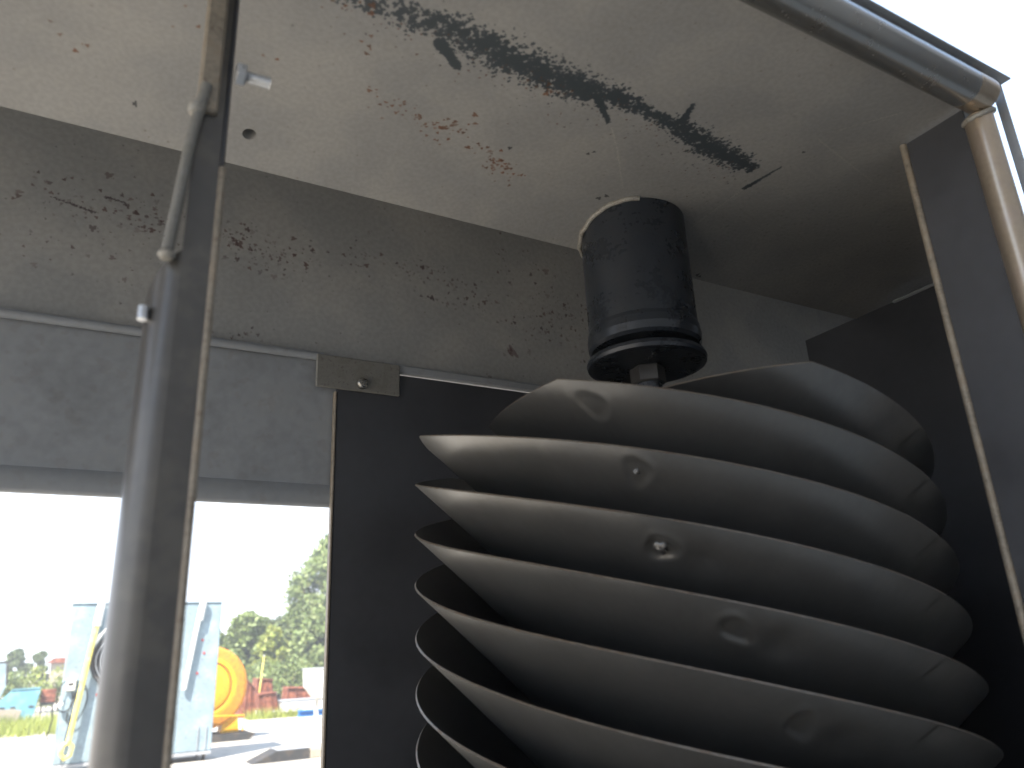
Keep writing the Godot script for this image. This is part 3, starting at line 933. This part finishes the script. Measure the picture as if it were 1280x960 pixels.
func scrap_row() -> void:
	var z := -23.1
	var specs := [
		["rusty_bin", "tall narrow rusty bin leaning in the scrap row beside the yellow drum", "bin", [[4.45, 0.0], [4.95, 0.0], [4.85, 0.72], [4.55, 1.02]], -23.9, -23.2],
		["rusty_tank", "rusty box tank raised at the back of the scrap row under the trees", "tank", [[5.0, 0.0], [5.55, 0.0], [5.5, 0.90], [5.08, 0.95]], -24.6, -24.0],
		["rusty_hopper", "rusty slanted hopper on thin legs in front of the scrap row", "hopper", [[4.86, 0.20], [5.38, 0.16], [5.30, 0.60], [4.83, 0.58]], -23.1, -22.6],
		["rusty_sheet_bin", "wide low rusty bin behind the white trough", "bin", [[5.72, 0.0], [6.6, 0.0], [6.55, 0.64], [5.78, 0.68]], -23.9, -23.3]]
	for a in specs:
		var o := thing(a[0], Vector3((a[3][0][0] + a[3][1][0]) / 2.0, 0, (a[4] + a[5]) / 2.0), a[1], a[2], "rusty scrap along the trees")
		var s := begin()
		var pts := []
		for p in a[3]:
			pts.append(Vector2(p[0], p[1]))
		prism(s, pts, a[4], a[5])
		build(s, "shell", mats.rust, o)
		s = begin()
		tube(s, [Vector3(pts[3].x, pts[3].y, a[5] + 0.02), Vector3(pts[2].x, pts[2].y, a[5] + 0.02), Vector3(pts[2].x, pts[2].y, a[4]), Vector3(pts[3].x, pts[3].y, a[4])], 0.028, 8)
		build(s, "rim", mats.rust, o)
		for f in [0.33, 0.66]:
			s = begin()
			var lo: Vector2 = pts[0].lerp(pts[1], f)
			var hi: Vector2 = pts[3].lerp(pts[2], f)
			tube(s, [Vector3(lo.x, lo.y + 0.01, a[5] + 0.012), Vector3(hi.x, hi.y, a[5] + 0.012)], 0.018, 6)
			build(s, "rib", mats.rust, o)
		if a[0] == "rusty_hopper":
			for x in [4.90, 5.32]:
				for zz in [-23.05, -22.65]:
					s = begin()
					tube(s, [Vector3(x, 0, zz), Vector3(x, 0.22, zz)], 0.02, 6)
					build(s, "leg", mats.white_paint, o)
	var t := thing("white_trough", Vector3(5.95, 0, -22.5), "long low white trough in front of the rusty bins", "trough")
	var s3 := begin()
	prism(s3, [Vector2(5.45, 0.12), Vector2(6.75, 0.12), Vector2(6.85, 0.36), Vector2(5.38, 0.38)], -22.9, -22.3)
	build(s3, "body", mats.white_paint, t)
	s3 = begin()
	bar(s3, Vector3(5.36, 0.381, -22.92), Vector3(6.87, 0.41, -22.28), 0.005)
	build(s3, "rim", mats.grey_sheet, t)
	for x in [5.55, 6.6]:
		s3 = begin()
		bar(s3, Vector3(x, 0, -22.8), Vector3(x + 0.08, 0.119, -22.4), 0.004)
		build(s3, "foot", mats.dark_iron, t)
	t = thing("blue_beam", Vector3(6.15, 0, -21.9), "bright blue beam lying on the ground before the white trough", "beam")
	s3 = begin()
	bar(s3, Vector3(5.72, 0.0, -21.95), Vector3(6.75, 0.03, -21.75), 0.004)
	bar(s3, Vector3(5.72, 0.03, -21.86), Vector3(6.75, 0.13, -21.83), 0.004)
	bar(s3, Vector3(5.72, 0.13, -21.95), Vector3(6.75, 0.16, -21.75), 0.004)
	build(s3, "profile", mats.bright_blue, t)
	t = thing("thin_pole", Vector3(5.0, 0, -23.6), "thin pale pole standing up out of the scrap row", "pole")
	s3 = begin()
	tube(s3, [Vector3(5.02, 0, -23.6), Vector3(5.14, 1.55, -23.6)], 0.018, 8)
	build(s3, "shaft", mats.cream_paint, t)
	s3 = begin()
	tube(s3, [Vector3(5.14, 1.55, -23.6), Vector3(5.143, 1.6, -23.6)], 0.026, 8)
	build(s3, "cap", mats.grey_sheet, t)

func white_trailer() -> void:
	var t := thing("white_trailer", Vector3(6.6, 0, -19.5), "white box trailer with a sloping nose beyond the rear opening", "trailer")
	var s := begin()
	prism(s, [Vector2(5.60, 0.52), Vector2(8.4, 0.52), Vector2(8.4, 1.17), Vector2(5.36, 1.17), Vector2(5.39, 0.78)], -20.2, -19.1)
	build(s, "body", mats.white_paint, t)
	s = begin()
	bar(s, Vector3(5.34, 1.172, -20.22), Vector3(8.42, 1.21, -19.08), 0.008)
	build(s, "top_rail", mats.grey_sheet, t)
	for zz in [-19.2, -20.1]:
		s = begin()
		bar(s, Vector3(5.66, 0.0, zz - 0.04), Vector3(5.74, 0.519, zz + 0.04), 0.005)
		build(s, "prop_leg", mats.white_paint, t)
	for zz in [-19.2, -20.1]:
		s = begin()
		lathe(s, [Vector2(0.0, -0.09), Vector2(0.2, -0.09), Vector2(0.24, -0.1), Vector2(0.33, -0.09), Vector2(0.34, -0.05), Vector2(0.34, 0.05), Vector2(0.33, 0.09), Vector2(0.24, 0.1), Vector2(0.2, 0.09), Vector2(0.0, 0.09)], Vector3(6.9, 0.34, zz), 28, Basis(Vector3.RIGHT, PI / 2))
		build(s, "wheel", mats.rubber, t)
	s = begin()
	tube(s, [Vector3(6.9, 0.36, -19.28), Vector3(6.9, 0.36, -20.02)], 0.03, 8)
	bar(s, Vector3(6.86, 0.38, -19.6), Vector3(6.94, 0.519, -19.5), 0.004)
	bar(s, Vector3(6.86, 0.38, -19.9), Vector3(6.94, 0.519, -19.8), 0.004)
	build(s, "axle", mats.dark_iron, t)

func small_yard_things() -> void:
	var t := thing("steel_ramp", Vector3(3.1, 0, -12.8), "dark steel ramp with a slanted end lying on the pale concrete", "ramp")
	var s := begin()
	prism(s, [Vector2(2.66, 0.0), Vector2(3.50, 0.0), Vector2(3.50, 0.145), Vector2(3.02, 0.15)], -13.1, -12.62)
	build(s, "body", mats.dark_iron, t)
	s = begin()
	bar(s, Vector3(3.03, 0.152, -13.1), Vector3(3.495, 0.160, -12.62), 0.002)
	build(s, "deck_plate", mats.grey_sheet, t)
	t = thing("concrete_block", Vector3(3.85, 0, -12.8), "pale concrete block at the end of the dark steel ramp", "block")
	s = begin()
	bar(s, Vector3(3.515, 0.0, -13.1), Vector3(4.3, 0.13, -12.62), 0.012)
	build(s, "base_course", mats.grey_block, t)
	s = begin()
	bar(s, Vector3(3.53, 0.131, -13.08), Vector3(4.3, 0.225, -12.64), 0.012)
	build(s, "upper_course", mats.white_paint, t)
	s = begin()
	tube(s, [Vector3(3.74, 0.226, -12.75), Vector3(3.74, 0.27, -12.75), Vector3(3.80, 0.27, -12.75), Vector3(3.80, 0.226, -12.75)], 0.008, 6)
	build(s, "lifting_eye", mats.dark_iron, t)
	# far left
	t = thing("pale_blue_cabinet", Vector3(-0.85, 0, -29.2), "pale blue steel cabinet with dark slots standing in the grass", "cabinet")
	s = begin()
	prism(s, [Vector2(-1.75, 0.0), Vector2(-0.42, 0.0), Vector2(-0.30, 0.95), Vector2(-1.05, 0.93), Vector2(-1.35, 0.62), Vector2(-1.75, 0.5)], -29.6, -29.0)
	build(s, "shell", mats.pale_blue, t)
	for x in [-1.30, -1.02, -0.55]:
		s = begin()
		bar(s, Vector3(x, 0.42, -29.0), Vector3(x + 0.14, 0.47, -28.985), 0.003)
		build(s, "slot", mats.dark_iron, t)
	s = begin()
	tube(s, [Vector3(-1.05, 0.945, -28.99), Vector3(-0.30, 0.965, -28.99)], 0.02, 6)
	build(s, "edge_trim", mats.pale_blue, t)
	t = thing("stone_slab", Vector3(-1.05, 0, -28.6), "pale stone slab leaning before the pale blue cabinet", "slab")
	s = begin()
	prism(s, [Vector2(-1.6, 0.0), Vector2(-0.80, 0.0), Vector2(-0.70, 0.36), Vector2(-0.95, 0.42), Vector2(-1.6, 0.40)], -28.8, -28.55)
	build(s, "stone", mats.grey_block, t)
	t = thing("red_crate", Vector3(-0.08, 0, -29.3), "faded red crate on a dark stand beside the pale blue cabinet", "crate")
	for i in 3:
		s = begin()
		bar(s, Vector3(-0.28, 0.54 + i * 0.125, -29.55), Vector3(0.13, 0.655 + i * 0.125, -29.15), 0.008)
		build(s, "board", mats.rust, t)
	s = begin()
	bar(s, Vector3(-0.26, 0.46, -29.53), Vector3(0.12, 0.536, -29.17), 0.005)
	build(s, "stand_top", mats.dark_iron, t)
	for x in [-0.22, 0.08]:
		s = begin()
		bar(s, Vector3(x - 0.02, 0.0, -29.37), Vector3(x + 0.02, 0.459, -29.33), 0.003)
		build(s, "leg", mats.dark_iron, t)
	t = thing("leaning_sheet", Vector3(-1.7, 0, -27.0), "grey-blue steel sheet propped on edge beside the pale blue cabinet", "sheet")
	s = begin()
	prism(s, [Vector2(-2.3, 0.0), Vector2(-1.5, 0.0), Vector2(-1.12, 1.12), Vector2(-1.20, 1.72), Vector2(-2.3, 1.72)], -27.05, -27.0)
	build(s, "plate", mats.machine_blue, t)
	s = begin()
	tube(s, [Vector3(-2.3, 1.72, -27.02), Vector3(-1.20, 1.72, -27.02), Vector3(-1.12, 1.12, -27.02)], 0.035, 8)
	build(s, "frame", mats.dark_iron, t)
	s = begin()
	tube(s, [Vector3(-1.8, 1.2, -27.06), Vector3(-1.8, 0.0, -27.6)], 0.03, 6)
	build(s, "prop", mats.dark_iron, t)

func shade_building() -> void:
	# added out of view: shades the machine and reflects some fill light
	var t := thing("shade_building", Vector3(5.0, 0, 4.5), "pale building added out of view behind the photographer to shade the machine", "building")
	var s := begin()
	bar(s, Vector3(-2.0, 0, 1.0), Vector3(12.0, 4.7, 7.5), 0.02)
	build(s, "wall", mats.shed_wall, t)
	s = begin()
	bar(s, Vector3(-2.0, 4.702, 0.98), Vector3(12.3, 4.78, 7.8), 0.02)
	build(s, "roof", mats.rust, t)
	s = begin()
	bar(s, Vector3(2.0, 0, 0.96), Vector3(5.2, 2.9, 0.998), 0.01)
	build(s, "door", mats.dark_iron, t)

func make_yard() -> void:
	shade_building()
	var s := begin()
	quad(s, Vector3(-400, 0, 200), Vector3(400, 0, 200), Vector3(400, 0, -600), Vector3(-400, 0, -600))
	var g := build(s, "ground", mats.concrete, self)
	g.set_meta("kind", "structure")
	g.set_meta("label", "pale concrete yard ground")
	blue_machine()
	yellow_drum()
	small_yard_things()
	scrap_row()
	white_trailer()
	grass_patch("grass", "strip of bright grass before the pale blue cabinet", -3.5, 0.6, -28.9, -22.5, 5000, 0.30)
	grass_patch("weeds", "weeds growing at the foot of the scrap row", 4.5, 5.9, -22.6, -21.9, 500, 0.28)
	# trees
	tree("broadleaf_tree", Vector3(6.5, 0, -33), 3.3, 1.25, 0, 48, "round broadleaf tree rising behind the yellow drum", "trees behind the scrap row")
	tree("broadleaf_tree", Vector3(7.15, 0, -31.5), 2.75, 0.85, 1, 28, "yellow-green young tree between darker trees", "trees behind the scrap row")
	tree("broadleaf_tree", Vector3(8.1, 0, -34), 3.1, 1.3, 2, 44, "dark green bushy tree behind the rusty bins", "trees behind the scrap row")
	tree("broadleaf_tree", Vector3(9.7, 0, -32.5), 6.6, 2.1, 3, 74, "tallest airy tree standing by the dark rear panel's edge", "trees behind the scrap row", 0.10)
	tree("broadleaf_tree", Vector3(8.9, 0, -31), 3.3, 1.2, 3, 44, "mid green tree at the foot of the tallest tree", "trees behind the scrap row")
	tree("broadleaf_tree", Vector3(5.6, 0, -35), 2.7, 1.2, 3, 34, "lower tree partly hidden by the yellow drum", "trees behind the scrap row")
	tree("broadleaf_tree", Vector3(7.6, 0, -36), 3.3, 1.3, 0, 38, "tree at the back of the row behind the yellow-green one", "trees behind the scrap row")
	tree("broadleaf_tree", Vector3(9.3, 0, -36), 4.0, 1.3, 2, 38, "dark tree behind the mid green tree and beside the tallest one", "trees behind the scrap row")
	shrub(Vector3(6.7, 0, -28.5), 1.8, 1.7, 3, "wide shrub right behind the raised rusty tank")
	shrub(Vector3(8.3, 0, -30), 2.0, 1.9, 3, "broad shrub behind the white trough")
	shrub(Vector3(5.9, 0, -31), 1.6, 1.7, 2, "dark shrub between the yellow drum and the round tree")
	shrub(Vector3(7.6, 0, -29), 1.7, 1.5, 0, "shrub under the yellow-green young tree")
	shrub(Vector3(9.0, 0, -28.5), 2.0, 1.4, 2, "shrub behind the white trailer")
	for i in 5:
		shrub(Vector3(-2.9 + i * 0.85, 0, -35.0 - (i % 2)), 1.5, 1.75, [1, 0, 3, 1, 0][i], ["light green hedge shrub behind the leaning sheet", "mid green hedge shrub behind the leaning sheet's corner", "bluish green hedge shrub right behind the pale blue cabinet", "yellow-green hedge shrub behind the faded red crate", "last hedge shrub, partly behind the blue-grey grain cleaner"][i], "hedge shrubs")
	tree("far_tree", Vector3(-1.75, 0, -48), 2.6, 0.9, 2, 16, "wider distant tree above the hedge behind the leaning sheet", "far trees above the hedge")
	tree("far_tree", Vector3(-0.75, 0, -48), 2.5, 0.7, 2, 14, "narrow distant tree above the hedge next to the far shed", "far trees above the hedge")
	var t := thing("far_shed", Vector3(1.2, 0, -46), "low far shed with a brown roof seen above the hedge", "shed")
	s = begin()
	bar(s, Vector3(-0.2, 0, -47), Vector3(3.0, 1.8, -45.5), 0.02)
	build(s, "wall", mats.grey_block, t)
	s = begin()
	prism(s, [Vector2(-0.4, 1.81), Vector2(3.2, 1.81), Vector2(3.0, 2.12), Vector2(-0.1, 2.05)], -47.2, -45.3)
	build(s, "roof", mats.rust, t)

# ---------------------------------------------------------------- scene
func _ready() -> void:
	rng.seed = 20240611
	var cam := Camera3D.new()
	cam.name = "camera"
	add_child(cam)
	var fwd := Vector3(0.47419567, 0.32818721, -0.81696488)
	var up := Vector3(-0.1238167, 0.94356357, 0.30717618)
	cam.transform = Transform3D(Basis(fwd.cross(up).normalized(), up.normalized(), -fwd.normalized()), Vector3(0, EYE, 0))
	cam.near = 0.02
	cam.far = 1500.0
	var lens := CameraAttributesPhysical.new()
	lens.frustum_focal_length = 23.93
	lens.frustum_focus_distance = 1.2
	lens.frustum_near = 0.02
	lens.frustum_far = 1500.0
	lens.exposure_aperture = 5.0
	cam.attributes = lens
	cam.fov = 53.25
	cam.current = true
	var env := Environment.new()
	env.background_mode = Environment.BG_SKY
	var sky := Sky.new()
	var sm := ProceduralSkyMaterial.new()
	sm.sky_top_color = Color(0.62, 0.72, 0.86)
	sm.sky_horizon_color = Color(0.90, 0.92, 0.94)
	sm.sky_curve = 0.2
	sm.ground_bottom_color = Color(0.6, 0.58, 0.54)
	sm.ground_horizon_color = Color(0.85, 0.85, 0.84)
	sky.sky_material = sm
	env.sky = sky
	env.background_energy_multiplier = 0.8
	env.fog_enabled = true  # thin fog added to lighten the yard in place of veiling glare
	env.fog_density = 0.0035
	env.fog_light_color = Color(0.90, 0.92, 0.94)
	env.tonemap_mode = Environment.TONE_MAPPER_LINEAR
	env.tonemap_exposure = 3.9
	env.sdfgi_enabled = true
	env.ssao_enabled = true
	env.ssil_enabled = true
	var we := WorldEnvironment.new()
	we.name = "world"
	we.environment = env
	add_child(we)
	var sun := DirectionalLight3D.new()
	sun.name = "sun"
	sun.light_energy = 1.5
	sun.light_color = Color(1.0, 0.965, 0.92)
	sun.light_angular_distance = 0.5
	sun.shadow_enabled = true
	add_child(sun)
	sun.look_at_from_position(Vector3.ZERO, Vector3(0.6, -1.0, -0.5))
	make_materials()
	make_housing()
	make_screw()
	make_yard()
